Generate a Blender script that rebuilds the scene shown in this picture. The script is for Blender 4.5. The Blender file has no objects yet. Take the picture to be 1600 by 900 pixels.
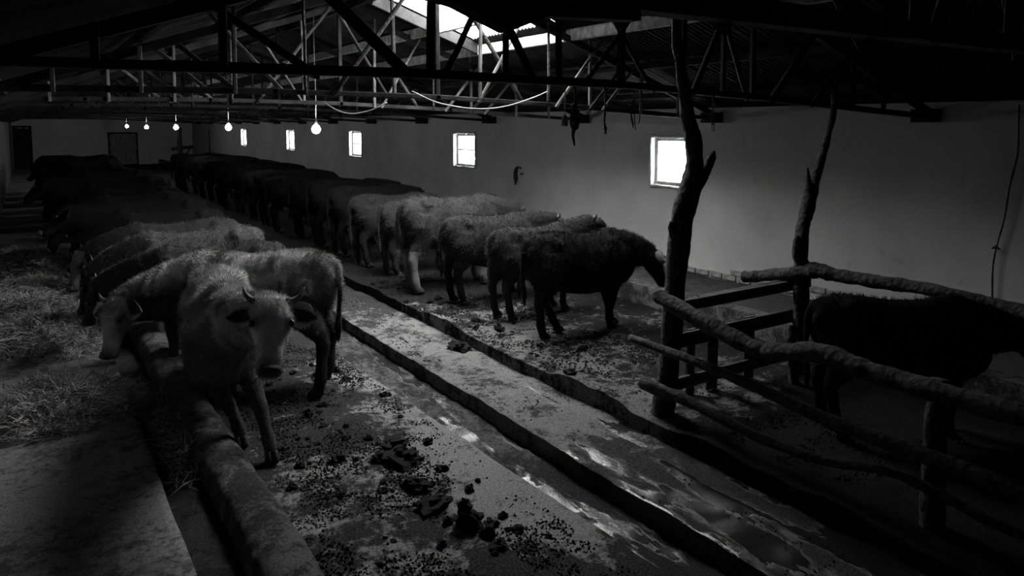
import bpy, math, random
import numpy as np
from mathutils import Vector, Matrix

random.seed(7)
RNG = np.random.default_rng(7)
scene = bpy.context.scene
COL = scene.collection

# ------------------------------------------------------------------ camera
CAM_H = 2.4
PITCH = math.radians(5.0)
YAW = math.radians(33.245)          # turned right from the long axis of the barn (+Y)
cam_d = bpy.data.cameras.new('camera')
cam_d.sensor_width = 36.0
cam_d.lens = 1155.0 / 1600.0 * 36.0
cam_d.shift_y = -153.95 / 1600.0
cam_d.clip_start = 0.05
cam_d.clip_end = 300
cam = bpy.data.objects.new('camera', cam_d)
COL.objects.link(cam)
cam.location = (0, 0, CAM_H)
cam.rotation_euler = (math.pi / 2 - PITCH, 0, -YAW)
scene.camera = cam

# ------------------------------------------------------------------ world, exposure
SKY = 34.0
world = bpy.data.worlds.new('overcast_sky')
scene.world = world
world.use_nodes = True
bgn = world.node_tree.nodes['Background']
bgn.inputs[0].default_value = (1, 1, 1, 1)
bgn.inputs[1].default_value = SKY
vs = scene.view_settings
vs.view_transform = 'Standard'
vs.look = 'None'
vs.exposure = 0.0
vs.gamma = 1.0
vs.use_curve_mapping = False

# light portals: they add no light, they only guide the sky's light through the openings
def portal(loc, rot, sx, sy):
    d = bpy.data.lights.new('sky_portal', 'AREA')
    d.shape = 'RECTANGLE'; d.size = sx; d.size_y = sy
    d.cycles.is_portal = True
    o = bpy.data.objects.new('sky_portal', d)
    COL.objects.link(o); o.location = loc; o.rotation_euler = rot
    o['kind'] = 'helper'
    return o

# ------------------------------------------------------------------ helpers
def link(o, parent=None):
    COL.objects.link(o)
    if parent is not None:
        o.parent = parent
    return o

def tag(o, label=None, cat=None, group=None, kind=None):
    if label: o['label'] = label
    if cat: o['category'] = cat
    if group: o['group'] = group
    if kind: o['kind'] = kind
    return o

def empty(name, loc=(0, 0, 0), rz=0.0):
    o = bpy.data.objects.new(name, None)
    COL.objects.link(o); o.location = loc; o.rotation_euler = (0, 0, rz)
    o.empty_display_size = 0.1
    return o

def mesh_from(verts, faces, name='mesh', smooth=True):
    me = bpy.data.meshes.new(name)
    me.from_pydata([tuple(map(float, v)) for v in verts], [], [tuple(f) for f in faces])
    me.validate()
    if smooth:
        me.polygons.foreach_set('use_smooth', [True] * len(me.polygons))
    me.update()
    return me

def obj(name, me, mat, parent=None):
    o = bpy.data.objects.new(name, me)
    if mat is not None and not me.materials:
        me.materials.append(mat)
    return link(o, parent)

class MB:
    """collects verts and faces of one mesh"""
    def __init__(s): s.v = []; s.f = []
    def add(s, vs_, fs):
        b = len(s.v); s.v += [tuple(map(float, v)) for v in vs_]; s.f += [tuple(i + b for i in f) for f in fs]
        return s
    def box(s, x0, x1, y0, y1, z0, z1):
        return s.add([(x0,y0,z0),(x1,y0,z0),(x1,y1,z0),(x0,y1,z0),(x0,y0,z1),(x1,y0,z1),(x1,y1,z1),(x0,y1,z1)],
                     [(0,3,2,1),(4,5,6,7),(0,1,5,4),(1,2,6,5),(2,3,7,6),(3,0,4,7)])
    def beam(s, a, b, w, h, up=(0, 0, 1), bev=0.006):
        a = Vector(a); b = Vector(b); t = (b - a).normalized(); up = Vector(up)
        if abs(t.dot(up)) > .95: up = Vector((0, 1, 0))
        l = up.cross(t).normalized(); u = t.cross(l)
        ring = [(-w/2+bev,-h/2),(w/2-bev,-h/2),(w/2,-h/2+bev),(w/2,h/2-bev),(w/2-bev,h/2),(-w/2+bev,h/2),(-w/2,h/2-bev),(-w/2,-h/2+bev)]
        vs_ = []
        for p in (a, b):
            for (x, y) in ring: vs_.append(p + l * x + u * y)
        fs = [tuple(range(7, -1, -1)), tuple(range(8, 16))] + [(i, (i+1) % 8, 8 + (i+1) % 8, 8 + i) for i in range(8)]
        return s.add(vs_, fs)
    def tube(s, pts, rad, n=8, caps=True, rough=0.0, seed=0, squash=1.0):
        rr = random.Random(seed)
        pts = [Vector(p) for p in pts]
        N = len(pts)
        if isinstance(rad, (int, float)): rad = [rad] * N
        b = len(s.v); prev = None
        ph = [rr.uniform(0, 6.28) for _ in range(4)]
        for i, p in enumerate(pts):
            t = (pts[min(i+1, N-1)] - pts[max(i-1, 0)]).normalized()
            if prev is None:
                h = Vector((0, 0, 1)) if abs(t.z) < .9 else Vector((0, 1, 0))
                l = h.cross(t).normalized()
            else:
                l = (prev - t * prev.dot(t)).normalized()
            prev = l; u = t.cross(l)
            for k in range(n):
                a = 2 * math.pi * k / n
                r = rad[i]
                if rough:
                    r *= 1 + rough * (math.sin(3*a + ph[0] + i*.35) * .4 + math.sin(2*a + ph[1] - i*.21) * .4 + math.sin(i*.8 + ph[2]) * .5 + rr.uniform(-.6, .6))
                s.v.append(tuple(p + l * (math.cos(a) * r) + u * (math.sin(a) * r * squash)))
        for i in range(N - 1):
            for k in range(n):
                s.f.append((b+i*n+k, b+i*n+(k+1) % n, b+(i+1)*n+(k+1) % n, b+(i+1)*n+k))
        if caps:
            s.f.append(tuple(b + k for k in range(n-1, -1, -1)))
            s.f.append(tuple(b + (N-1)*n + k for k in range(n)))
        return s
    def mesh(s, name='mesh', smooth=True): return mesh_from(s.v, s.f, name, smooth)
    def build(s, name, mat, parent=None, smooth=True): return obj(name, s.mesh(name, smooth), mat, parent)

def curve_pts(ctrl, n):
    """Catmull-Rom through control points"""
    c = [Vector(p) for p in ctrl]
    c = [c[0] * 2 - c[1]] + c + [c[-1] * 2 - c[-2]]
    out = []
    segs = len(c) - 3
    for i in range(n):
        u = i / (n - 1) * segs; k = min(int(u), segs - 1); t = u - k
        p0, p1, p2, p3 = c[k:k+4]
        out.append(.5 * ((2*p1) + (p2-p0)*t + (2*p0-5*p1+4*p2-p3)*t*t + (-p0+3*p1-3*p2+p3)*t**3))
    return out

def lerp_list(vals, n):
    xs = np.linspace(0, 1, len(vals))
    return list(np.interp(np.linspace(0, 1, n), xs, vals))

class Noise2:
    def __init__(s, seed): s.g = np.random.default_rng(seed).random((256, 256))
    def __call__(s, x, y):
        x = np.asarray(x, float); y = np.asarray(y, float)
        xi = np.floor(x).astype(int); yi = np.floor(y).astype(int)
        fx = x - xi; fy = y - yi
        fx = fx*fx*(3-2*fx); fy = fy*fy*(3-2*fy)
        g = s.g
        a = g[xi % 256, yi % 256]; b = g[(xi+1) % 256, yi % 256]; c = g[xi % 256, (yi+1) % 256]; d = g[(xi+1) % 256, (yi+1) % 256]
        return (a*(1-fx)+b*fx)*(1-fy) + (c*(1-fx)+d*fx)*fy
    def fbm(s, x, y, o=4):
        t = 0; a = .5; tot = 0
        for k in range(o):
            t = t + a * s(x * 2**k + 17*k, y * 2**k - 11*k); tot += a; a *= .5
        return t / tot
NZ = Noise2(3)

# ------------------------------------------------------------------ materials (all greys: the photograph is black and white)
def new_mat(name):
    m = bpy.data.materials.new(name); m.use_nodes = True
    nt = m.node_tree; b = nt.nodes['Principled BSDF']
    return m, nt, b
def G(v): return (v, v, v, 1)
def noise_node(nt, scale, detail=6, rough=.6, coord='Object', stretch=None):
    tc = nt.nodes.new('ShaderNodeTexCoord')
    n = nt.nodes.new('ShaderNodeTexNoise')
    n.inputs['Scale'].default_value = scale; n.inputs['Detail'].default_value = detail; n.inputs['Roughness'].default_value = rough
    src = tc.outputs[coord]
    if stretch:
        mp = nt.nodes.new('ShaderNodeMapping'); mp.inputs['Scale'].default_value = stretch
        nt.links.new(src, mp.inputs['Vector']); src = mp.outputs['Vector']
    nt.links.new(src, n.inputs['Vector'])
    return n
def ramp(nt, src, stops):
    r = nt.nodes.new('ShaderNodeValToRGB')
    e = r.color_ramp.elements
    while len(e) < len(stops): e.new(.5)
    for el, (p, v) in zip(e, stops): el.position = p; el.color = G(v)
    nt.links.new(src, r.inputs['Fac'])
    return r
def mixv(nt, fac, a, b):
    m = nt.nodes.new('ShaderNodeMix'); m.data_type = 'RGBA'
    nt.links.new(fac, m.inputs[0])
    for sock, v in ((m.inputs[6], a), (m.inputs[7], b)):
        if isinstance(v, (int, float)): sock.default_value = G(v)
        else: nt.links.new(v, sock)
    return m.outputs[2]
def bump(nt, b, src, strength, dist=.02, prev=None):
    bn = nt.nodes.new('ShaderNodeBump'); bn.inputs['Strength'].default_value = strength; bn.inputs['Distance'].default_value = dist
    nt.links.new(src, bn.inputs['Height'])
    if prev is not None: nt.links.new(prev, bn.inputs['Normal'])
    nt.links.new(bn.outputs['Normal'], b.inputs['Normal'])
    return bn.outputs['Normal']
def simple(name, lo, hi, scale, rough=.85, bstr=.4, bscale=None, stretch=None, dist=.02, spec=.12):
    m, nt, b = new_mat(name)
    n = noise_node(nt, scale, stretch=stretch)
    r = ramp(nt, n.outputs['Fac'], [(.38, lo), (.62, hi)])
    nt.links.new(r.outputs['Color'], b.inputs['Base Color'])
    b.inputs['Roughness'].default_value = rough
    b.inputs['Specular IOR Level'].default_value = spec
    n2 = noise_node(nt, bscale or scale * 4, stretch=stretch)
    bump(nt, b, n2.outputs['Fac'], bstr, dist)
    return m

M = {}
M['wood'] = simple('old_timber', .010, .035, 3, .85, .5, 14, (1, 1, 1))
M['lit_wood'] = simple('lit_timber', .06, .16, 3, .85, .5, 14)  # lighter timber copy: light on some truss webs put into the colour
M['board'] = simple('sawn_board', .05, .15, 5, .8, .5, 30, (1, 6, 6))
M['roof'] = simple('rusty_roof_sheet', .010, .032, 2.0, .75, .3, 25)
M['straw'] = simple('straw', .16, .42, 6, .8, .2)
M['rope'] = simple('old_rope', .03, .09, 20, .9, .5)
M['cord'] = simple('pale_cable', .30, .45, 10, .6, .1)
M['metal'] = simple('dull_metal', .06, .12, 10, .5, .2)
M['hoof'] = simple('hoof_horn', .02, .06, 10, .6, .3)
M['horn'] = simple('horn', .05, .18, 8, .45, .3)
M['nose'] = simple('nose_skin', .03, .07, 30, .4, .4)
M['dung'] = simple('dung', .008, .03, 20, .7, .9, 60)
M['brick'] = simple('brick', .20, .36, 9, .9, .5)
M['frame'] = simple('flaking_paint', .20, .42, 14, .8, .5)
M['doorwood'] = simple('far_door_boards', .06, .16, 4, .8, .4)
M['dark'] = simple('dark_boards', .01, .03, 4, .9, .4)

def bark_mat():
    m, nt, b = new_mat('bark')
    n = noise_node(nt, 9, 8, .7)
    w = nt.nodes.new('ShaderNodeTexVoronoi'); w.inputs['Scale'].default_value = 26
    tc = nt.nodes.new('ShaderNodeTexCoord'); nt.links.new(tc.outputs['Object'], w.inputs['Vector'])
    r = ramp(nt, n.outputs['Fac'], [(.35, .02), (.62, .09)])
    r2 = ramp(nt, w.outputs['Distance'], [(.0, 1.0), (.6, .45)])
    mm = nt.nodes.new('ShaderNodeMix'); mm.data_type = 'RGBA'; mm.blend_type = 'MULTIPLY'; mm.inputs[0].default_value = .8
    nt.links.new(r.outputs['Color'], mm.inputs[6]); nt.links.new(r2.outputs['Color'], mm.inputs[7])
    nt.links.new(mm.outputs[2], b.inputs['Base Color'])
    b.inputs['Roughness'].default_value = .9
    nb = bump(nt, b, w.outputs['Distance'], .6, .02)
    bump(nt, b, n.outputs['Fac'], .7, .03, nb)
    return m
M['bark'] = bark_mat()

def plaster_mat(name='limewashed_plaster', lo=.42, hi=.56):
    m, nt, b = new_mat(name)
    n = noise_node(nt, .9, 8, .62)
    n2 = noise_node(nt, 5, 8, .7)
    r = ramp(nt, n.outputs['Fac'], [(.3, lo), (.65, hi)])
    r2 = ramp(nt, n2.outputs['Fac'], [(.28, .35), (.40, 1.0)])
    mm = nt.nodes.new('ShaderNodeMix'); mm.data_type = 'RGBA'; mm.blend_type = 'MULTIPLY'; mm.inputs[0].default_value = .5
    nt.links.new(r.outputs['Color'], mm.inputs[6]); nt.links.new(r2.outputs['Color'], mm.inputs[7])
    nt.links.new(mm.outputs[2], b.inputs['Base Color'])
    b.inputs['Roughness'].default_value = .95; b.inputs['Specular IOR Level'].default_value = .1
    n3 = noise_node(nt, 14, 8, .6)
    bump(nt, b, n3.outputs['Fac'], .25, .02)
    return m
M['plaster'] = plaster_mat()
M['far_lit'] = plaster_mat('far_lit_limewash', .66, .80)  # far wall paler: missing far-end light put into its limewash
M['low_fill'] = plaster_mat('low_fill_plaster', .09, .16)  # left and near walls darkened to cut bounced fill light

def axis_range(nt, axis, a, b_, lo, hi):
    tc = nt.nodes.new('ShaderNodeTexCoord'); sp = nt.nodes.new('ShaderNodeSeparateXYZ'); nt.links.new(tc.outputs['Object'], sp.inputs[0])
    mr = nt.nodes.new('ShaderNodeMapRange'); nt.links.new(sp.outputs[axis], mr.inputs[0])
    for k, v in zip((1, 2, 3, 4), (a, b_, lo, hi)): mr.inputs[k].default_value = v
    return mr.outputs[0]
def math2(nt, op, a, b_):
    m = nt.nodes.new('ShaderNodeMath'); m.operation = op
    for k, v in enumerate((a, b_)):
        if isinstance(v, (int, float)): m.inputs[k].default_value = v
        else: nt.links.new(v, m.inputs[k])
    return m.outputs[0]
def floor_mat(name, dry_lo, dry_hi, dirt_lo, dirt_hi, cover, patch=1.3, wet=0.0, wet_scale=1.6, rough=.85, grit=.8, tone_strips=None, puddle=None):
    """concrete with trodden dirt on it; cover = how much of it is dirty, wet = share of puddled area"""
    m, nt, b = new_mat(name)
    fine = noise_node(nt, 70, 6, .8)
    mid = noise_node(nt, 13, 9, .75)
    big = noise_node(nt, patch, 8, .7)
    dry = ramp(nt, fine.outputs['Fac'], [(.40, dry_lo), (.60, dry_hi)])
    dirt = ramp(nt, fine.outputs['Fac'], [(.40, dirt_lo), (.60, dirt_hi)])
    bigf = math2(nt, 'ADD', math2(nt, 'MULTIPLY', big.outputs['Fac'], .55), math2(nt, 'MULTIPLY', mid.outputs['Fac'], .45))
    for cl in (tone_strips or []):      # swept patch and darker strips: (axis, from, to, amount)
        bigf = math2(nt, 'ADD', bigf, axis_range(nt, cl[0], cl[1], cl[2], 0, cl[3]))
    fac = ramp(nt, bigf, [(cover - .035, 1), (cover + .035, 0)])
    col = mixv(nt, fac.outputs['Color'], dry.outputs['Color'], dirt.outputs['Color'])
    b.inputs['Roughness'].default_value = rough
    b.inputs['Specular IOR Level'].default_value = .06
    add = nt.nodes.new('ShaderNodeMath'); add.operation = 'MULTIPLY_ADD'; add.inputs[1].default_value = 1.2
    nt.links.new(mid.outputs['Fac'], add.inputs[0]); nt.links.new(fine.outputs['Fac'], add.inputs[2])
    bn = nt.nodes.new('ShaderNodeBump'); bn.inputs['Strength'].default_value = min(1, grit); bn.inputs['Distance'].default_value = .03
    nt.links.new(add.outputs[0], bn.inputs['Height']); nt.links.new(bn.outputs['Normal'], b.inputs['Normal'])
    if wet > 0:
        wn = noise_node(nt, wet_scale, 5, .6, stretch=(1.6, .5, 1))
        wf = wn.outputs['Fac']
        if puddle: wf = math2(nt, 'ADD', wf, axis_range(nt, puddle[0], puddle[1], puddle[2], 0, puddle[3]))
        wr = ramp(nt, wf, [(wet - .03, 1), (wet + .04, 0)])
        col = mixv(nt, wr.outputs['Color'], col, .015)
        for sock, dry_v, wet_v in (('Roughness', rough, .22), ('Specular IOR Level', .06, .8)):
            rr = ramp(nt, wr.outputs['Color'], [(0, dry_v), (1, wet_v)]); nt.links.new(rr.outputs['Color'], b.inputs[sock])
        rr = ramp(nt, wr.outputs['Color'], [(0, min(1, grit)), (1, .16)]); nt.links.new(rr.outputs['Color'], bn.inputs['Strength'])
    nt.links.new(col, b.inputs['Base Color'])
    return m
M['stand'] = floor_mat('left_stand_concrete', .22, .62, .012, .10, .52, 2.2, tone_strips=[('X', 1.95, 2.45, .09), ('Y', 3.5, 2.9, -.16), ('Y', 4.9, 5.6, -.07), ('Y', 7.0, 9.0, -.2)], grit=1.0)
M['aisle'] = floor_mat('aisle_concrete', .16, .46, .03, .12, .47, 2.6, wet=.53, wet_scale=2.6, tone_strips=[('Y', 4.4, 3.2, -.2), ('Y', 7.5, 11.5, -.25)], puddle=('Y', 3.5, 4.8, .16), grit=1.0)
M['channel'] = floor_mat('wet_channel', .06, .2, .02, .07, .5, 1.6, wet=.46, wet_scale=3.4, tone_strips=[('Y', 4.4, 3.2, -.2)], grit=.9)
M['stand_r'] = floor_mat('right_stand_concrete', .12, .40, .008, .045, .485, 2.6, tone_strips=[('Y', 3.9, 2.9, -.3), ('X', 4.6, 5.5, -.09), ('Y', 7.5, 10.5, -.25)], grit=1.0)
M['alley'] = floor_mat('feed_alley_concrete', .20, .36, .07, .15, .48, 1.2, rough=.9, grit=.6)
M['ralley'] = floor_mat('right_alley_floor', .04, .09, .02, .05, .45, .8, rough=.9, grit=.4)
M['trough'] = floor_mat('trough_floor', .03, .07, .012, .03, .5, 1.2)
M['kerb'] = floor_mat('earth_kerb', .11, .28, .03, .10, .50, 3.5, grit=1.0)
M['hay'] = simple('old_hay', .03, .12, 18, .9, .8)

def coat_mat():
    m, nt, b = new_mat('cow_coat')
    at = nt.nodes.new('ShaderNodeAttribute'); at.attribute_name = 'coat'
    n = noise_node(nt, 40, 6, .7)
    r = ramp(nt, n.outputs['Fac'], [(.3, .72), (.7, 1.18)])
    mm = nt.nodes.new('ShaderNodeMix'); mm.data_type = 'RGBA'; mm.blend_type = 'MULTIPLY'; mm.inputs[0].default_value = 1
    nt.links.new(at.outputs['Color'], mm.inputs[6]); nt.links.new(r.outputs['Color'], mm.inputs[7])
    nt.links.new(mm.outputs[2], b.inputs['Base Color'])
    b.inputs['Roughness'].default_value = .85; b.inputs['Specular IOR Level'].default_value = .06
    n2 = noise_node(nt, 90, 6, .7)
    bump(nt, b, n2.outputs['Fac'], .5, .015)
    return m
M['coat'] = coat_mat()

def eye_mat():
    m, nt, b = new_mat('wet_eye'); b.inputs['Base Color'].default_value = G(.01); b.inputs['Roughness'].default_value = .08
    return m
M['eye'] = eye_mat()

def glass_mat():
    m, nt, b = new_mat('dusty_glass')
    nt.nodes.remove(b)
    out = nt.nodes['Material Output']
    tr = nt.nodes.new('ShaderNodeBsdfTransparent'); tr.inputs[0].default_value = G(.92)
    df = nt.nodes.new('ShaderNodeBsdfTranslucent'); df.inputs[0].default_value = G(.7)
    gl = nt.nodes.new('ShaderNodeBsdfGlossy'); gl.inputs[1].default_value = .1
    n = noise_node(nt, 6, 6, .6)
    r = ramp(nt, n.outputs['Fac'], [(.35, .04), (.75, .22)])
    m1 = nt.nodes.new('ShaderNodeMixShader'); nt.links.new(r.outputs['Color'], m1.inputs[0])
    nt.links.new(tr.outputs[0], m1.inputs[1]); nt.links.new(df.outputs[0], m1.inputs[2])
    m2 = nt.nodes.new('ShaderNodeMixShader'); m2.inputs[0].default_value = .04
    nt.links.new(m1.outputs[0], m2.inputs[1]); nt.links.new(gl.outputs[0], m2.inputs[2])
    nt.links.new(m2.outputs[0], out.inputs[0])
    return m
M['glass'] = glass_mat()

def bulb_mat():
    m, nt, b = new_mat('lit_bulb')
    b.inputs['Base Color'].default_value = G(.9)
    b.inputs['Emission Color'].default_value = G(1); b.inputs['Emission Strength'].default_value = 215
    return m
M['bulb'] = bulb_mat()

# ------------------------------------------------------------------ shell of the barn
XL, XR, YB, YF = -.65, 8.2, -3.0, 47.0
RIDGE_X, RIDGE_Z, SLOPE = 3.75, 4.2, .348
def roof_z(x): return RIDGE_Z - SLOPE * abs(x - RIDGE_X)

def floor_grid(name, x0, x1, y0, y1, res, zf, mat, jl=0.0, jr=0.0, skew=None, skirt=.35):
    ys = list(np.arange(y0, min(y1, 13), res)) + list(np.arange(min(y1, 13), y1 + .01, .25))
    ys = np.array(ys); nx = max(2, int(round((x1 - x0) / res)) + 1)
    us = np.linspace(0, 1, nx)
    Yg, Ug = np.meshgrid(ys, us, indexing='ij')
    a = x0 + jl * (NZ.fbm(ys * 1.7, ys * 0 + x0 * 7) - .5); b = x1 + jr * (NZ.fbm(ys * 1.7 + 40, ys * 0 + x1 * 5) - .5)
    if skew: b = b + skew(ys)
    Xg = a[:, None] * (1 - Ug) + b[:, None] * Ug
    Zg = zf(Xg, Yg)
    ny = len(ys)
    # skirts on both long sides
    Xg = np.concatenate([Xg[:, :1], Xg, Xg[:, -1:]], 1); Yg = np.concatenate([Yg[:, :1], Yg, Yg[:, -1:]], 1)
    Zg = np.concatenate([Zg[:, :1] - skirt, Zg, Zg[:, -1:] - skirt], 1)
    n = nx + 2
    V = np.stack([Xg, Yg, Zg], -1).reshape(-1, 3)
    i = np.arange(ny - 1)[:, None] * n + np.arange(n - 1)[None]
    F = np.stack([i, i + 1, i + n + 1, i + n], -1).reshape(-1, 4)
    me = bpy.data.meshes.new(name)
    me.vertices.add(len(V)); me.vertices.foreach_set('co', V.ravel())
    me.loops.add(F.size); me.loops.foreach_set('vertex_index', F.ravel())
    me.polygons.add(len(F)); me.polygons.foreach_set('loop_start', np.arange(0, F.size, 4)); me.polygons.foreach_set('loop_total', np.full(len(F), 4))
    me.update(calc_edges=True); me.validate()
    sm = np.ones(len(F), bool).reshape(ny - 1, n - 1); sm[:, 0] = False; sm[:, -1] = False
    me.polygons.foreach_set('use_smooth', sm.ravel())
    return tag(obj(name, me, mat), kind='structure')

def dung_height(x, y, lo=.5, amp=.05, sc=2.2):
    h = NZ.fbm(x * sc + 3, y * sc, 6) - lo
    return np.clip(h, 0, 1) * amp * 4 + (NZ.fbm(x * 9, y * 9, 4) - .5) * .012
Z_ALLEY, Z_TROUGH, Z_GUT, Z_AISLE, Z_CHAN, Z_RSTAND, Z_RALLEY = .08, -.05, -.07, .06, .015, .15, .2
floor_grid('floor_feed_alley', XL - .1, .63, YB, YF, .06, lambda x, y: Z_ALLEY + (NZ.fbm(x*2, y*2) - .5) * .02, M['alley'], 0, .03)
floor_grid('floor_feed_trough', .58, 1.15, YB, YF, .06, lambda x, y: Z_TROUGH + (NZ.fbm(x*4, y*4) - .5) * .05, M['trough'])
floor_grid('floor_left_stand', 1.05, 2.72, YB, YF, .035, lambda x, y: dung_height(x, y, .52, .035, 2.0) * np.clip((2.65 - x) / .5, .15, 1), M['stand'], 0, .05,
           skew=lambda ys: -.03 * np.clip(ys - 4, -2, 6))
floor_grid('floor_gutter', 2.3, 3.2, YB, YF, .05, lambda x, y: Z_GUT + (NZ.fbm(x*5, y*5) - .5) * .05, M['channel'], skirt=.05)
floor_grid('floor_aisle', 3.12, 3.62, YB, YF, .035, lambda x, y: Z_AISLE + (NZ.fbm(x*6, y*6) - .5) * .03, M['aisle'], .04, .08)
floor_grid('floor_side_channel', 3.55, 3.95, YB, YF, .05, lambda x, y: Z_CHAN + (NZ.fbm(x*5, y*4) - .5) * .05 + .02, M['aisle'], skirt=.05)
floor_grid('floor_right_stand', 3.87, 6.4, YB, YF, .045, lambda x, y: Z_RSTAND + dung_height(x, y, .5, .04, 1.8), M['stand_r'], .06, 0)
floor_grid('floor_right_alley', 6.4, XR + .2, YB, YF, .12, lambda x, y: Z_RALLEY + (NZ.fbm(x*2, y*2) - .5) * .03, M['ralley'])
# right manger kerb and left earth kerb
mk = MB(); mk.box(6.34, 6.54, YB, YF, .0, .40)
tag(mk.build('trim_1', M['kerb'], smooth=False), kind='structure')
kb = MB()
ys = np.concatenate([np.arange(.8, 13, .04), np.arange(13, 46.5, .25)])
us = np.linspace(0, 1, 22)
for yv in ys:
    wv = .165 + .06*(float(NZ.fbm(yv*1.3, 9.3)) - .5); xc = 1.045 + .10*(float(NZ.fbm(yv*.8, 4.2)) - .5); hv_ = .125 + .08*(float(NZ.fbm(yv*1.1, 2.1)) - .5)
    for u_ in us:
        a = math.pi*u_; x = xc - math.cos(a)*wv*1.05
        z = -.07 + (hv_ + .07)*math.sin(a)**.62 + .035*(float(NZ.fbm(x*11, yv*11, 4)) - .5)
        kb.v.append((x, float(yv), z))
nu = len(us)
for i in range(len(ys) - 1):
    for k in range(nu - 1): kb.f.append((i*nu+k, i*nu+k+1, (i+1)*nu+k+1, (i+1)*nu+k)[::-1])
tag(kb.build('trim_2', M['kerb']), kind='structure')

def wall_with_holes(name, breaks_y, z0, z1, holes, xin, xout, mat):
    """a wall along Y between xin (inside face) and xout; holes = (y0, y1, z0, z1)"""
    ysb = sorted(set([breaks_y[0], breaks_y[1]] + [h[0] for h in holes] + [h[1] for h in holes]))
    zsb = sorted(set([z0, z1] + [h[2] for h in holes] + [h[3] for h in holes]))
    b = MB()
    def hole(y, z): return any(h[0] < y < h[1] and h[2] < z < h[3] for h in holes)
    for i in range(len(ysb) - 1):
        for k in range(len(zsb) - 1):
            y0, y1, za, zb = ysb[i], ysb[i+1], zsb[k], zsb[k+1]
            if hole((y0+y1)/2, (za+zb)/2): continue
            for x in (xin, xout):
                b.add([(x,y0,za),(x,y1,za),(x,y1,zb),(x,y0,zb)], [(0,1,2,3)] if x == xout else [(3,2,1,0)])
    for (y0, y1, za, zb) in holes:
        b.add([(xin,y0,za),(xout,y0,za),(xout,y0,zb),(xin,y0,zb)], [(0,1,2,3)])
        b.add([(xin,y1,za),(xout,y1,za),(xout,y1,zb),(xin,y1,zb)], [(3,2,1,0)])
        b.add([(xin,y0,za),(xout,y0,za),(xout,y1,za),(xin,y1,za)], [(3,2,1,0)])
        b.add([(xin,y0,zb),(xout,y0,zb),(xout,y1,zb),(xin,y1,zb)], [(0,1,2,3)])
    b.box(min(xin,xout), max(xin,xout), breaks_y[0]-.01, breaks_y[0], z0, z1)
    b.box(min(xin,xout), max(xin,xout), breaks_y[1], breaks_y[1]+.01, z0, z1)
    b.box(min(xin,xout), max(xin,xout), breaks_y[0], breaks_y[1], z1-.01, z1)
    return tag(b.build(name, mat, smooth=False), kind='structure')

WIN_Y = [8.02, 14.45, 21.0, 27.45, 34.5]
WIN_W, WIN_Z0, WIN_Z1 = .98, 1.47, 2.2
holes = [(y - WIN_W/2, y + WIN_W/2, WIN_Z0, WIN_Z1) for y in WIN_Y]
WT = roof_z(XR) + .0
wall_with_holes('wall_right', (YB - .3, YF + .3), -.4, WT, holes, XR, XR + .32, M['plaster'])
wall_with_holes('wall_left', (YB - .3, YF + .3), -.4, WT, [], XL, XL - .32, M['low_fill'])
def gable(name, y, t, mat='plaster'):
    b = MB()
    prof = [(XL-.3,-.4),(XR+.3,-.4),(XR+.3,roof_z(XR+.3)+.015),(RIDGE_X,RIDGE_Z+.015),(XL-.3,roof_z(XL-.3)+.015)]
    vs_ = [(x,y,z) for x,z in prof] + [(x,y+t,z) for x,z in prof]
    b.add(vs_, [(4,3,2,1,0),(5,6,7,8,9)] + [(i,(i+1)%5,5+(i+1)%5,5+i) for i in range(5)])
    return tag(b.build(name, M[mat], smooth=False), kind='structure')
gable('wall_far', YF, .3, 'far_lit')
gable('wall_near', YB - .3, .3, 'low_fill')
# bricks of the plinth where the plaster has come away, right wall
wr = bpy.data.objects['wall_right']
bm_ = MB(); bm_.box(-.02, .012, -.115, .115, -.034, .034); brick_me = bm_.mesh('brick', False)
yy = 4.9
while yy < 9.6:
    if random.random() < .85:
        o = obj('brick', brick_me, M['brick'], wr)
        o.location = (XR - .012 + random.uniform(-.006, .004), yy, .265 + random.uniform(-.008, .008)); o.rotation_euler = (random.uniform(-.05, .05), 0, 0)
        if random.random() < .5:
            o2 = obj('brick', brick_me, M['brick'], wr)
            o2.location = (XR - .008, yy + .12, .345 + random.uniform(-.006, .006))
    yy += .25

# windows
for i, y in enumerate(WIN_Y):
    w = empty('window_%d' % (i + 1), (XR + .12, y, WIN_Z0)); tag(w, kind='structure')
    hw, hz, t = WIN_W/2, WIN_Z1 - WIN_Z0, .05
    MB().box(-.035, .035, -hw, -hw + t, 0, hz).build('jamb', M['frame'], w, False)
    MB().box(-.035, .035, hw - t, hw, 0, hz).build('jamb', M['frame'], w, False)
    MB().box(-.035, .035, -hw + t, hw - t, hz - t, hz).build('head', M['frame'], w, False)
    MB().box(-.06, .035, -hw + t, hw - t, 0, t).build('sill', M['frame'], w, False)
    if i > 0: MB().box(-.012, .012, -hw + t, hw - t, hz/2 - .014, hz/2 + .014).build('glazing_bar', M['frame'], w, False)
    MB().box(-.003, .003, -hw + t, hw - t, t, hz - t).build('pane', M['glass'], w, False)
    # rough plaster lip around the opening
    lip = MB()
    c = [(-.13, -hw-.01, -.02), (-.13, hw+.01, -.02), (-.13, hw+.01, hz+.02), (-.13, -hw-.01, hz+.02)]
    for a, b_ in ((0,1),(1,2),(2,3),(3,0)):
        pp = [Vector(c[a]).lerp(Vector(c[b_]), k/14) + Vector((0, random.uniform(-.008,.008), random.uniform(-.008,.008))) for k in range(15)]
        lip.tube(pp, [random.uniform(.018,.03) for _ in pp], n=6, rough=.2, seed=i*7+a)
    lip.build('plaster_lip', M['plaster'], w)
    portal((XR + .30, y, (WIN_Z0 + WIN_Z1)/2), (0, math.pi/2, 0), WIN_Z1 - WIN_Z0, WIN_W)   # shines towards -X

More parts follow.
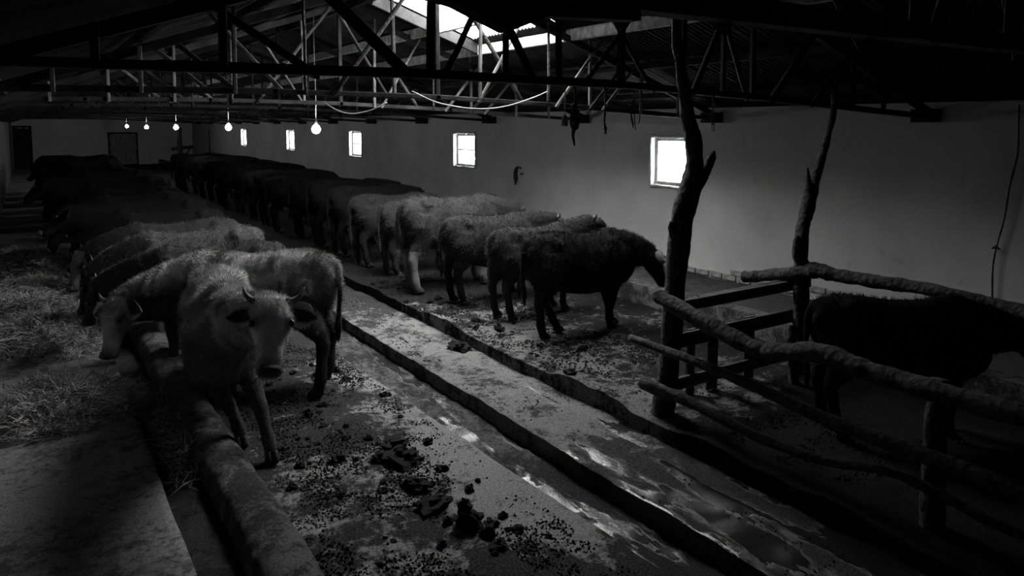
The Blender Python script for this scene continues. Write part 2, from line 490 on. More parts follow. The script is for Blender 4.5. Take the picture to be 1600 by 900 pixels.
# far doors
def plank_door(name, x0, x1, z1, mat, n):
    d = empty(name, ((x0+x1)/2, YF - .03, 0)); tag(d, kind='structure')
    w = (x1 - x0) / n
    for k in range(n):
        a = -(x1-x0)/2 + k*w
        MB().box(a + .01, a + w - .01, -.03 - .01*(k % 2), .02, 0, z1 - random.uniform(0, .05)).build('plank', mat, d, False)
    for z in (.4, 1.1, 1.6): MB().box(-(x1-x0)/2, (x1-x0)/2, -.07, -.04, z - .05, z + .05).build('ledge', mat, d, False)
    for s_ in (-1, 1): MB().box(s_*(x1-x0)/2 - .05, s_*(x1-x0)/2 + .05, -.06, .03, 0, z1 + .06).build('jamb', M['wood'], d, False)
    MB().box(-(x1-x0)/2 - .05, (x1-x0)/2 + .05, -.06, .03, z1, z1 + .1).build('lintel', M['wood'], d, False)
plank_door('door_1', 3.85, 5.25, 1.88, M['frame'], 6)
plank_door('door_2', -.55, .2, 2.25, M['dark'], 4)

# ------------------------------------------------------------------ roof
roof = empty('ceiling', (0, 0, 0)); tag(roof, kind='structure')
def sheet_mesh(xa, xb, w, name):
    """corrugated sheet: waves across Y, running down the slope from xa to xb"""
    n = 8 * 14; b = MB()
    yv = np.linspace(-w/2, w/2, n + 1)
    for k, y in enumerate(yv):
        dz = .014 * math.sin(k / 8 * 2 * math.pi)
        for x in (xa, xb): b.v.append((x, float(y), roof_z(x) + dz + .02))
    for k in range(n):
        b.f.append((2*k, 2*k+1, 2*k+3, 2*k+2))
    return b.mesh(name)
SW = 1.05
sheets = {'ul': sheet_mesh(RIDGE_X - .02, 1.75, SW + .05, 'roof_sheet'), 'll': sheet_mesh(1.95, XL - .5, SW + .05, 'roof_sheet'),
          'ur': sheet_mesh(RIDGE_X + .02, 5.58, SW + .05, 'roof_sheet'), 'lr': sheet_mesh(5.45, XR + .5, SW + .05, 'roof_sheet')}
HOLE_Y, HOLE_X1 = 7.30 - .5*1.05, 4.86
SKY_Y0, SKY_Y1 = 7.30, 9.40          # two upper sheets are missing here: the roof light
ky = YB - .3 + SW/2
ynum = []
y = SKY_Y0 - SW/2 - 10*SW
while y < YF + .5:
    ynum.append(y); y += SW
for y in ynum:
    for key, me in sheets.items():
        if key == 'ur' and SKY_Y0 < y < SKY_Y1: continue
        if key == 'ur' and abs(y - HOLE_Y) < .3:          # half of this sheet is gone: a second, smaller roof light
            o = obj('roof_sheet', sheet_mesh(HOLE_X1 - .05, 5.58, SW + .05, 'roof_sheet'), M['roof'], roof); o.location = (0, y, .015)
            continue
        o = obj('roof_sheet', me, M['roof'], roof); o.location = (0, y, random.uniform(0, .012) + (.012 if key[0] == 'u' else 0))
MB().tube([(RIDGE_X, YB - .3, RIDGE_Z + .03), (RIDGE_X, YF + .4, RIDGE_Z + .03)], .07, n=8).build('ridge_cap', M['roof'], roof)
for x in (-.2, .85, 1.85, 2.85, 3.55, 3.95, 4.86, 5.58, 6.65, 7.6):
    z = roof_z(x) - (.08 if x in (4.86, 5.58) else .045)
    MB().beam((x, YB, z), (x, YF, z), .06, .14 if x in (4.86, 5.58) else .08).build('purlin', M['frame'] if x in (4.86, 5.58) else M['wood'], roof, False)
for yv in (SKY_Y0, SKY_Y1):
    MB().beam((3.95, yv, roof_z(3.95) - .07), (5.58, yv, roof_z(5.58) - .07), .05, .15).build('rafter', M['wood'], roof, False)
portal((4.34, HOLE_Y, roof_z(4.34) + .10), (0, math.atan(SLOPE), 0), 1.2, SW + .02)
portal((4.68, (SKY_Y0 + SKY_Y1)/2, roof_z(4.68) + .10), (0, math.atan(SLOPE), 0), 1.9, SKY_Y1 - SKY_Y0 + .05)

# ------------------------------------------------------------------ roof trusses
def chord_z(x):
    return float(np.interp(x, [XL, 2.0, 3.75, 5.5, XR], [2.69, 2.72, 2.70, 2.63, 2.48]))
T1 = [((2.13, 2.72), (2.14, 3.18), .07, 0), ((2.69, 2.71), (2.69, 3.06), .05, 0), ((3.21, 2.69), (3.2, 3.14), .06, 0),
      ((2.05, 2.73), (1.57, 3.12), .10, 0), ((2.21, 2.74), (2.45, 3.12), .06, 1), ((3.01, 2.7), (2.77, 3.09), .07, 0),
      ((3.35, 2.7), (3.71, 3.11), .05, 1), ((.9, 2.7), (.9, 3.0), .06, 0), ((1.45, 2.7), (.95, 3.0), .06, 0), ((.3, 2.68), (.3, 2.9), .06, 0)]
T2 = [((2.13, 2.74), (1.35, 3.52), .05, 0), ((3.2, 2.73), (2.6, 3.63), .04, 0), ((2.29, 2.68), (2.29, 3.6), .05, 1),
      ((2.55, 2.62), (3.11, 3.42), .07, 1), ((3.27, 2.63), (3.26, 3.43), .05, 0), ((1.63, 2.73), (1.64, 3.49), .05, 0),
      ((1.7, 2.73), (1.2, 3.1), .06, 0), ((.85, 2.7), (.85, 3.0), .05, 0), ((1.45, 2.7), (.95, 3.1), .05, 0), ((.2, 2.66), (.2, 2.9), .05, 0)]
TR_Y = [1.2, 4.23, 7.2, 10.15, 13.2, 16.35, 19.5, 22.6, 25.7, 28.8, 31.9, 35.0, 38.1, 41.2, 44.3]
ORD = ['first', 'second', 'third', 'fourth', 'fifth', 'sixth', 'seventh', 'eighth', 'ninth', 'tenth', 'eleventh', 'twelfth', 'thirteenth', 'fourteenth', 'fifteenth']
def build_truss(ty, web, idx):
    t = empty('roof_truss', (0, ty, 0))
    rr = random.Random(idx)
    low = 0
    chord_z = (lambda x: float(np.interp(x, [XL, 3.75, XR], [2.665, 2.675, 2.56]))) if idx == 0 else globals()['chord_z']
    xs = [XL - .1, .6, 2.0, 3.75, 5.5, 7.0, XR + .1]
    for k in range(3):
        a, b_ = xs[2*k], xs[2*k+2]
        m = MB()
        for q in range(2):
            xa, xb = xs[2*k+q], xs[2*k+q+1]
            m.beam((xa - .02, 0, chord_z(xa) + low), (xb + .02, 0, chord_z(xb) + low), .07, .052 + rr.uniform(-.004, .008))
        m.build('bottom_chord', M['wood'], t, False)
    for s_ in (-1, 1):
        xe = XR + .1 if s_ > 0 else XL - .1
        MB().beam((RIDGE_X - s_*.02, 0, RIDGE_Z - .14), (xe, 0, roof_z(xe) - .14), .06, .08).build('rafter', M['wood'], t, False)
    MB().beam((RIDGE_X, .0, chord_z(RIDGE_X) + low), (RIDGE_X, 0, RIDGE_Z - .12), .05, .05, (0, 1, 0)).build('king_post', M['wood'], t, False)
    for side in (0, 1):
        for wi, (p, q, w, rnd) in enumerate(web):
            if idx > 3 and wi % 2: continue
            w *= .72
            (xa, za), (xb, zb) = p, q
            jit = rr.uniform(-.06, .06) if idx > 2 or side else 0
            if side: xa, xb = 2*RIDGE_X - xa, 2*RIDGE_X - xb
            xa += jit; xb += jit; za = chord_z(xa) + low
            dx, dz = (xb - xa), (zb - za)
            k = 1.0
            while k < 6 and za + dz*k < roof_z(xa + dx*k) - .12: k += .02
            a = (xa, .05 if dx < 0 else -.05, za - .03); b_ = (xa + dx*k, .05 if dx < 0 else -.05, za + dz*k)
            nm = 'web_post' if abs(dx) < .05 else 'web_diagonal'
            if rnd:
                MB().tube([Vector(a).lerp(Vector(b_), u/6) + Vector((rr.uniform(-.008,.008),0,0)) for u in range(7)], [w*.5*(1-.02*u) for u in range(7)], n=8, rough=.08, seed=idx).build(nm, M['bark'], t)
            else:
                MB().beam(a, b_, w, .035, (0, 1, 0)).build(nm, M['lit_wood'] if idx in (2, 3) and w < .04 else M['wood'], t, False)
    for x in (XL + .12, XR - .12):
        MB().box(x - .12, x + .12, -.1, .1, chord_z(x) - .06, chord_z(x) + .08).build('bearing_block', M['wood'], t, False)
    if idx == 0:
        g = MB(); prof = [(.5, 2.72), (.5, 2.64), (.66, 2.615), (.77, 2.575), (.86, 2.61), (1.1, 2.62), (1.1, 2.72)]
        n = len(prof)
        g.add([(x, -.02, z) for x, z in prof] + [(x, .02, z) for x, z in prof], [tuple(range(n-1,-1,-1)), tuple(range(n, 2*n))] + [(i, (i+1) % n, n+(i+1) % n, n+i) for i in range(n)])
        g.build('gusset_board', M['dark'], t, False)
    where = {0: 'dark timber roof truss crossing right at the top of the frame', 1: 'dark timber roof truss ending above the forked fence posts',
             2: 'timber roof truss just in front of the roof light'}.get(idx, ORD[idx] + ' timber roof truss counted from the camera, beyond the roof light')
    tag(t, where, 'roof truss', 'timber roof trusses')
for i, ty in enumerate(TR_Y):
    build_truss(ty, T1 if i < 2 else T2, i)

# ------------------------------------------------------------------ bulbs
BULBS = [(11.24, 2.35), (17.16, 2.36), (24.0, 2.34), (30.46, 2.33), (36.9, 2.35)]
BL = ['bare lit bulb nearest the camera, the biggest and brightest of the row', 'second lit bulb of the row, just left of the narrow far window',
      'lit bulb in the middle of the row of five', 'second smallest lit bulb, over the right edge of the far door', 'smallest and farthest lit bulb, above the far door']
def lathe(prof, n=14):
    b = MB()
    for (r, z) in prof:
        for k in range(n):
            a = 2*math.pi*k/n; b.v.append((r*math.cos(a), r*math.sin(a), z))
    for i in range(len(prof)-1):
        for k in range(n): b.f.append((i*n+k, i*n+(k+1) % n, (i+1)*n+(k+1) % n, (i+1)*n+k))
    b.f.append(tuple(range(n-1,-1,-1))); b.f.append(tuple((len(prof)-1)*n+k for k in range(n)))
    return b
for i, (y, z) in enumerate(BULBS):
    L = empty('light_bulb', (3.75, y, z)); tag(L, BL[i], 'light bulb', 'row of bare bulbs over the aisle')
    lathe([(.004,-.085),(.04,-.076),(.062,-.045),(.066,-.012),(.054,.022),(.032,.047),(.018,.06)]).build('glass_bulb', M['bulb'], L)
    lathe([(.019,.058),(.021,.075),(.02,.11),(.012,.125)]).build('socket', M['metal'], L)
    top = roof_z(3.75) - .025
    MB().tube([(0,0,.12),(.006,0,.5),(-.004,.0,(top - z)*.6),(0,0,top - z)], .007, n=6).build('cord', M['cord'], L)

# ------------------------------------------------------------------ cattle
def sm_ring(c, l, u, w, top, bot, n=20, e=2.3):
    out = []
    for k in range(n):
        a = 2*math.pi*k/n; ca, sa = math.cos(a), math.sin(a)
        x = math.copysign(abs(ca)**(2/e), ca) * w
        y = math.copysign(abs(sa)**(2/e), sa) * (top if sa > 0 else bot)
        out.append(c + l*x + u*y)
    return out
def loft(b, rings):
    n = len(rings[0]); base = len(b.v)
    for r in rings: b.v += [tuple(p) for p in r]
    for i in range(len(rings)-1):
        for k in range(n): b.f.append((base+i*n+k, base+i*n+(k+1) % n, base+(i+1)*n+(k+1) % n, base+(i+1)*n+k))
    b.f.append(tuple(base+k for k in range(n-1,-1,-1))); b.f.append(tuple(base+(len(rings)-1)*n+k for k in range(n)))

def remeshed(b, voxel, smooth):
    me = b.mesh('tmp'); o = bpy.data.objects.new('tmp', me); COL.objects.link(o)
    r = o.modifiers.new('r', 'REMESH'); r.mode = 'VOXEL'; r.voxel_size = voxel; r.use_smooth_shade = True
    s = o.modifiers.new('s', 'SMOOTH'); s.factor = .5; s.iterations = smooth
    dg = bpy.context.evaluated_depsgraph_get(); dg.update()
    out = bpy.data.meshes.new_from_object(o.evaluated_get(dg))
    bpy.data.objects.remove(o); bpy.data.meshes.remove(me)
    out.polygons.foreach_set('use_smooth', [True]*len(out.polygons))
    return out
def set_coat(me, col):
    a = me.attributes.new('coat', 'FLOAT_COLOR', 'POINT')
    d = np.ones((len(me.vertices), 4), np.float32); d[:, :3] = np.asarray(col, np.float32).reshape(-1, 1)
    a.data.foreach_set('color', d.ravel())
def coords(me):
    v = np.empty(len(me.vertices)*3, np.float32); me.vertices.foreach_get('co', v); return v.reshape(-1, 3)

def make_cow(label, loc, heading, s=1.0, poll=None, muzzle=None, hint=None, hooves=None, coat=None, horns=0.0, fur=0, voxel=.016,
             ear_out=.35, group='cattle', belly=1.0, tail_swing=0.0, ear_tone=None, detail=True, hump=0.0, fur_len=.045, hw=1.12, ear_outer=None, neck=1.12):
    """poll, muzzle, hint, hooves are given in world space relative to the floor; hooves = dict fl fr rl rr -> (x, y)"""
    R = Matrix.Rotation(heading, 3, 'Z'); Ri = R.transposed(); loc = Vector(loc)
    def L(p): return (Ri @ (Vector(p) - loc)) / s
    def LD(d): return Ri @ Vector(d)
    poll = L(poll) if poll else Vector((1.02, 0, 1.02)); muzzle = L(muzzle) if muzzle else Vector((1.25, 0, .62))
    hint = LD(hint) if hint else Vector((.5, 0, 1))
    Y = Vector((0, 1, 0)); Zv = Vector((0, 0, 1))
    b = MB()
    T = [(-.765, .06, 1.15, .98), (-.75, .13, 1.205, .84), (-.70, .20, 1.23, .70), (-.60, .25, 1.25, .62), (-.46, .285, 1.265, .57), (-.32, .29, 1.25, .52),
         (-.15, .315, 1.225, .475), (.05, .33, 1.215, .45), (.22, .32, 1.22, .455), (.38, .285, 1.25, .47), (.52, .25, 1.255, .49), (.64, .205, 1.21, .53), (.74, .15, 1.14, .60), (.79, .06, 1.04, .72)]
    rings = []
    for (x, w, top, bot) in T:
        if -.3 < x < .3: w *= belly
        c = (top + bot)/2 - .02
        e = 2.15
        ring = []
        for p in sm_ring(Vector((x, 0, c)), Y, Zv, w, top - c, c - bot, 22, e):
            # flat hips and tapering top line: narrower near the spine
            k = max(0, (p.z - c) / (top - c))
            ring.append(Vector((p.x, p.y * (1 - (.30 if x > .2 else .18) * k**2.5), p.z + (hump*.05*math.exp(-((x-.42)/.2)**2) if k > 0 else 0))))
        rings.append(ring)
    loft(b, rings)
    # hook bones
    for sy in (-1, 1):
        b.tube([(-.52, sy*.06, 1.17), (-.47, sy*.15, 1.155), (-.44, sy*.215, 1.115)], [.08, .085, .06], n=12)
        b.tube([(-.66, sy*.08, 1.12), (-.735, sy*.10, 1.06), (-.76, sy*.10, 1.0)], [.08, .06, .04], n=10)
        # shoulder blade
        b.tube([(.42, sy*.12, 1.15), (.47, sy*.2, .98), (.52, sy*.2, .80)], [.08, .11, .10], n=12)
    # neck
    p0 = Vector((.40, 0, 1.0)); p1 = Vector((.72, 0, 1.06)); d = (muzzle - poll).normalized()
    p1 = p1.lerp(poll, .25)
    rings = []
    NN = 9
    for i in range(NN):
        t = i/(NN-1)
        c = p0*(1-t)**2 + p1*2*t*(1-t) + (poll + d*.07)*t*t
        tg = ((p1-p0)*(1-t) + (poll-p1)*t).normalized()
        l = Zv.cross(tg); l = l.normalized() if l.length > .05 else Y.copy()
        u = tg.cross(l)
        hh = (.29*(1-t)**1.1*(1 + (neck-1)*.6) + .135*t)*(1 + (neck-1)*t*(1-t)*3.0); ww = .205*(1-t) + .10*t*(1 + (neck-1)*.6) + (neck-1)*.3*t*(1-t)
        ht = .29*(1-t)**1.1 + .135*t
        rings.append(sm_ring(c, l, u, ww, ht*.92, hh*1.15, 18, 2.1))
    loft(b, rings)
    # head
    n = (hint - d*hint.dot(d)).normalized(); lf = n.cross(d)
    H = [(-.05,.045,.035,.05),(-.02,.078,.06,.08),(.03,.098,.075,.105),(.09,.104,.078,.125),(.15,.110,.076,.13),(.20,.098,.068,.125),(.26,.080,.060,.108),(.33,.067,.054,.086),(.39,.066,.052,.076),(.435,.072,.05,.07),(.465,.066,.042,.06),(.482,.04,.025,.035)]
    k = (muzzle - poll).length / .47
    loft(b, [sm_ring(poll + d*(q*k) - n*.015, lf, n, w*hw, tp*hw, bt*hw, 20, 2.4) for (q, w, tp, bt) in H])
    for sy in (-1, 1):      # brow and cheek
        b.tube([poll + d*(.10*k) + lf*(sy*.075*hw) + n*.045*hw, poll + d*(.155*k) + lf*(sy*.098*hw) + n*.035*hw, poll + d*(.20*k) + lf*(sy*.075*hw) + n*.03*hw], [.02, .028, .018], n=8)
    # legs
    hv = {'fl': (.42, .15), 'fr': (.40, -.15), 'rl': (-.58, .16), 'rr': (-.55, -.16)}
    floor_l = 0.0
    if hooves:
        for kk, p in hooves.items():
            q = L((p[0], p[1], loc.z)); hv[kk] = (q.x, q.y)
    feet = []
    for kk, (hx, hy) in hv.items():
        sy = 1 if kk[1] == 'l' else -1
        if kk[0] == 'f':
            dx, dy = hx - .42, hy - sy*.15
            P = [(.44, sy*.16, .95), (.42, sy*.165, .78), (.40, sy*.155, .64), (.41 + dx*.30, sy*.15 + dy*.3, .50), (.42 + dx*.52, sy*.15 + dy*.52, .385), (.415 + dx*.62, sy*.15 + dy*.65, .33),
                 (.41 + dx*.8, sy*.148 + dy*.8, .22), (.405 + dx*.93, sy*.15 + dy*.93, .125), (.425 + dx, sy*.15 + dy, .07), (.44 + dx, sy*.15 + dy, .04)]
            r = [.13, .14, .12, .084, .066, .06, .046, .056, .05, .054]
        else:
            dx, dy = hx + .58, hy - sy*.16
            P = [(-.50, sy*.13, 1.02), (-.52, sy*.15, .86), (-.50, sy*.16, .72), (-.56 + dx*.3, sy*.155 + dy*.3, .60), (-.635 + dx*.5, sy*.155 + dy*.45, .50), (-.65 + dx*.6, sy*.155 + dy*.55, .44),
                 (-.625 + dx*.78, sy*.155 + dy*.75, .30), (-.605 + dx*.93, sy*.16 + dy*.93, .14), (-.585 + dx, sy*.16 + dy, .08), (-.57 + dx, sy*.16 + dy, .04)]
            r = [.16, .20, .175, .118, .076, .068, .051, .059, .052, .055]
            b.tube([(-.42, sy*.16, .95), (-.33, sy*.19, .76), (-.34, sy*.175, .64)], [.15, .13, .08], n=12)
        b.tube(P, r, n=12)
        feet.append((P[-1], P[-2]))
    # tail
    b.tube(curve_pts([(-.70, 0, 1.20), (-.79, tail_swing*.1, 1.12), (-.815, tail_swing*.5, .9), (-.80, tail_swing, .66), (-.79, tail_swing, .5), (-.79, tail_swing*1.1, .36)], 14), lerp_list([.04, .034, .028, .024, .04, .012], 14), n=8)
    if s != 1.0: b.v = [(x*s, y*s, z*s) for x, y, z in b.v]
    me = remeshed(b, voxel, 9 if voxel < .018 else 5)
    co = coords(me)/s
    def tone(co_):
        # distance along the head decides the face colour; everything is in the animal's own space
        hd = (co_ - np.array(poll)) @ np.array(d); latd = np.linalg.norm(co_ - np.array(poll) - np.outer(hd, np.array(d)), axis=1)
        face = ((hd > -.03) & (latd < .17)).astype(float)
        t_ = coat(co_, face)
        for sy in (-1, 1):      # dark skin round the eyes
            ec = np.array(poll + d*(.165*k) + lf*(sy*.104*hw) + n*.036*hw)
            t_ = t_*(1 - .75*np.clip(1.25 - np.linalg.norm(co_ - ec, axis=1)/.05, 0, 1))
        t_ = t_*(1 - .5*face*np.clip((hd - .36*k)/.05, 0, 1))
        return t_
    nz = NZ.fbm(co[:, 0]*5 + 9, co[:, 2]*5 + co[:, 1]*4, 4)
    set_coat(me, tone(co) * (.8 + .4*nz))
    root = obj('cow', me, M['coat']); root.location = loc; root.rotation_euler = (0, 0, heading)
    tag(root, label, 'cow', group)
    bs = s
    for (pf, pu) in feet:
        x, y, z = pf
        hb = MB()
        for sy in (-1, 1):
            pr = [(.0, .052), (.025, .05), (.06, .037), (.075, .03)]
            vs_ = []
            for (zz, rr_) in pr:
                for q in range(10):
                    a = 2*math.pi*q/10
                    vs_.append(((x + .012 + math.cos(a)*rr_*1.15 + (.02 if zz < .03 and math.cos(a) > 0 else 0)*1.0)*bs, (y + sy*.024 + math.sin(a)*rr_*.55)*bs, zz*bs))
            fs = [(i*10+q, i*10+(q+1) % 10, (i+1)*10+(q+1) % 10, (i+1)*10+q) for i in range(3) for q in range(10)] + [tuple(range(9,-1,-1)), tuple(range(30,40))]
            hb.add(vs_, fs)
        if detail: hb.build('hoof', M['hoof'], root)
    # ears
    for sy in (-1, 1):
        base = poll + d*(.055*k) + lf*(sy*.085*hw) - n*.005
        out = (lf*sy - d*.06 + d*ear_out*.75 - n*.12).normalized(); fc = (n*.9 + d*.25 + lf*sy*.1); fc = (fc - out*fc.dot(out)).normalized(); up = out.cross(fc)*(-1 if sy > 0 else 1)
        e = MB(); NU, NV = 10, 8; vs_ = []
        for side in (0, 1):
            for i in range(NU):
                t = i/(NU-1); wd = .092*math.sin(math.pi*min(1, (t*.80 + .14)))**.8 * (1 if t < .7 else max(0.0, 1 - ((t-.7)/.3)**2.4*.75))
                for j in range(NV):
                    v = j/(NV-1)*2 - 1
                    cup = .035*(1 - v*v)*math.sin(math.pi*min(1, t*.8+.15))
                    th = (.010*(1 - abs(v)**3) + .002)
                    p = base + out*(t*.205) + up*(v*wd - .012*t) - fc*(cup + (th if side else 0)) 
                    vs_.append(p*s)
        fs = []
        for side in (0, 1):
            o_ = side*NU*NV
            for i in range(NU-1):
                for j in range(NV-1):
                    q = (o_+i*NV+j, o_+i*NV+j+1, o_+(i+1)*NV+j+1, o_+(i+1)*NV+j)
                    fs.append(q if side else q[::-1])
        for i in range(NU-1):
            for j in (0, NV-1): fs.append((i*NV+j, (i+1)*NV+j, NU*NV+(i+1)*NV+j, NU*NV+i*NV+j))
        for j in range(NV-1): fs.append(((NU-1)*NV+j, (NU-1)*NV+j+1, NU*NV+(NU-1)*NV+j+1, NU*NV+(NU-1)*NV+j))
        e.add(vs_, fs)
        me_e = e.mesh('ear')
        base_t = float(np.mean(tone(np.array([poll + d*.1]))))
        if ear_outer is not None: base_t = ear_outer
        inner = base_t*.22 if ear_tone is None else ear_tone
        cl = np.concatenate([np.full(NU*NV, inner), np.full(NU*NV, base_t)])
        vv = np.tile(np.tile(np.linspace(-1, 1, NV), NU), 2); cl[np.abs(vv) > .7] = base_t*1.1
        set_coat(me_e, cl)
        ear = obj('ear', me_e, M['coat'], root)
        if fur:      # hair fringe of the ear
            hb = MB()
            for i in range(60):
                t = random.uniform(.1, 1); v = random.choice((-1, 1))
                wd = .092*math.sin(math.pi*min(1, (t*.80 + .14)))**.8 * (1 if t < .7 else max(0.0, 1 - ((t-.7)/.3)**2.4*.75))
                p = base + out*(t*.205) + up*(v*wd - .012*t)
                q = p + (out*.5 + up*v*.8 + fc*random.uniform(-.4, .4)).normalized()*random.uniform(.012, .028)
                w_ = fc.cross(q-p).normalized()*.0015 + out*.0015
                hb.add([(p-w_)*s, (p+w_)*s, q*s], [(0, 1, 2)])
            hm = hb.mesh('fringe'); set_coat(hm, np.full(len(hm.vertices), base_t*1.1)); tag(obj('fringe', hm, M['coat'], ear), kind='stuff')
        if horns:
            hb0 = poll + d*(-.0*k) + lf*(sy*.072*hw) + n*.02
            cp = [hb0, hb0 + lf*(sy*.05*horns) - d*.01 + n*.0, hb0 + lf*(sy*.095*horns) - d*.045*horns + n*.015, hb0 + lf*(sy*.12*horns) - d*(.105*horns) + n*.03]
            MB().tube([p*s for p in curve_pts(cp, 10)], [x*s for x in lerp_list([.03, .025, .016, .003], 10)], n=10, rough=.03, seed=3).build('horn', M['horn'], root)
        if detail:
            eb = MB(); c = (poll + d*(.165*k) + lf*(sy*.104*hw) + n*.036*hw)*s
            NR = 8
            vs_ = [c + Vector((math.sin(math.pi*i/NR)*math.cos(2*math.pi*j/10), math.sin(math.pi*i/NR)*math.sin(2*math.pi*j/10), math.cos(math.pi*i/NR)))*.026*s for i in range(NR+1) for j in range(10)]
            eb.add(vs_, [(i*10+j, i*10+(j+1) % 10, (i+1)*10+(j+1) % 10, (i+1)*10+j) for i in range(NR) for j in range(10)])
            eb.build('eye', M['eye'], root)
    if detail:
        c = poll + d*(.455*k) + n*.012; nb = MB()
        rr_ = []
        for q, w, h in ((-.03, .055, .03), (-.005, .063, .04), (.02, .06, .042), (.034, .045, .032), (.041, .02, .015)):
            rr_.append([p*s for p in sm_ring(c + d*q, lf, n, w*hw, h*hw, h*.9*hw, 16, 2.6)])
        loft(nb, rr_)
        nose = nb.build('nose', M['nose'], root)
        for sy in (-1, 1):
            q = c + d*.022 + lf*(sy*.033) + n*.028
            MB().tube([(q - d*.01 - n*.01)*s, (q + d*.004 + n*.006)*s, (q + d*.008 + n*.010)*s], [.014*s, .012*s, .004*s], n=8).build('nostril', M['eye'], nose)
    if fur:
        v = coords(me); tri = []
        me.calc_loop_triangles(); ti = np.empty(len(me.loop_triangles)*3, np.int32); me.loop_triangles.foreach_get('vertices', ti); ti = ti.reshape(-1, 3)
        a, b2, c2 = v[ti[:, 0]], v[ti[:, 1]], v[ti[:, 2]]
        nr = np.cross(b2 - a, c2 - a); ar = np.linalg.norm(nr, axis=1); ok = ar > 1e-12
        nr = nr / np.maximum(ar, 1e-12)[:, None]
        cen = (a + b2 + c2)/3/s
        wgt = ar * ok * np.where(cen[:, 2] < .5, .35, 1.0) * np.where(cen[:, 2] > .9, 1.6, 1.0)
        pick = RNG.choice(len(ti), fur, p=wgt/wgt.sum())
        u = RNG.random((fur, 2)); fl = u.sum(1) > 1; u[fl] = 1 - u[fl]
        p = a[pick] + (b2 - a)[pick]*u[:, :1] + (c2 - a)[pick]*u[:, 1:]
        nn = nr[pick]
        hd = (p/s - np.array(poll)) @ np.array(d); dd = np.linalg.norm(p/s - np.array(poll), axis=1)
        onhead = (hd > -.02) & (dd < .55)
        flow = np.tile(np.array([-.75, 0, -.55]), (fur, 1)); flow[onhead] = np.array(d)
        flow = flow - nn*np.sum(flow*nn, 1, keepdims=True)
        tuft = np.stack([NZ.fbm(p[:, 0]*14 + 5, p[:, 2]*14 + p[:, 1]*9) - .5, NZ.fbm(p[:, 0]*14 + 55, p[:, 2]*14 - p[:, 1]*9) - .5, NZ.fbm(p[:, 0]*14 + 95, p[:, 2]*14 + p[:, 1]*9 + 40) - .5], 1)*2.6
        dirv = nn*.6 + flow*.7 + tuft + RNG.normal(0, .22, (fur, 3)); dirv /= np.linalg.norm(dirv, axis=1, keepdims=True)
        ln = RNG.uniform(.5, 1.25, fur)*fur_len*s; ln[onhead & (hd > .12)] *= .45; ln[p[:, 2]/s < .55] *= .6
        sd = np.cross(dirv, RNG.normal(0, 1, (fur, 3))); sd /= np.linalg.norm(sd, axis=1, keepdims=True)
        wd = .0016 + .0008*RNG.random(fur)
        root_p = p - nn*.002
        V = np.stack([root_p - sd*wd[:, None], root_p + sd*wd[:, None], p + dirv*ln[:, None]], 1).reshape(-1, 3)
        fm = bpy.data.meshes.new('coat_hair')
        fm.vertices.add(len(V)); fm.vertices.foreach_set('co', V.ravel().astype(np.float32))
        fm.loops.add(len(V)); fm.loops.foreach_set('vertex_index', np.arange(len(V)))
        fm.polygons.add(fur); fm.polygons.foreach_set('loop_start', np.arange(0, len(V), 3)); fm.polygons.foreach_set('loop_total', np.full(fur, 3))
        fm.update(calc_edges=True)
        tt0 = tone(p/s)
        tt = tt0 * np.where(tt0 < .15, 1.9, 1.05) * RNG.uniform(.75, 1.25, fur) * (.8 + .4*NZ.fbm(p[:, 0]/s*5 + 9, p[:, 2]/s*5 + p[:, 1]/s*4, 4))  # hair of dark coats lightened, painting in a lit rim
        set_coat(fm, np.repeat(tt, 3))
        tag(obj('coat_hair', fm, M['coat'], root), kind='stuff')
    return root

def plain(v, face=None, legs=None, under=None, patch=0.0, soil_shade=.72):
    def f(co, fm):
        t = np.full(len(co), v, float)
        if patch:
            q = NZ.fbm(co[:, 0]*2.6 + 31, co[:, 2]*2.6 + co[:, 1]*2.2 + 7, 4)
            t = t*(1 - patch*np.clip((q - .46)/.08, 0, 1))
            q = NZ.fbm(co[:, 0]*9 + 3, co[:, 2]*9 + co[:, 1]*8, 3)
            t = t*(1 - .45*np.clip((q - .5)/.1, 0, 1))
        if under is not None:  # darker lower body: soiling, carried up the flanks as painted shade
            k = np.clip((co[:, 2] + .10*(NZ.fbm(co[:, 0]*4, co[:, 1]*4 + 9) - .5) - soil_shade)/.14, 0, 1); t = under*(1-k) + t*k
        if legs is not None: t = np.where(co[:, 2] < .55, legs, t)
        if face is not None: t = t*(1-fm) + face*fm
        return t
    return f
D2 = math.radians
def copy_cow(o, label, loc, heading, sc=1.0):
    c = o.copy(); COL.objects.link(c); c.location = loc; c.rotation_euler = (0, 0, heading); c.scale = (sc, sc, sc); c['label'] = label
    for ch in list(o.children):
        if ch.name.startswith('coat_hair'): continue
        k = ch.copy(); COL.objects.link(k); k.parent = c
        for g in list(ch.children):
            q = g.copy(); COL.objects.link(q); q.parent = k
    return c

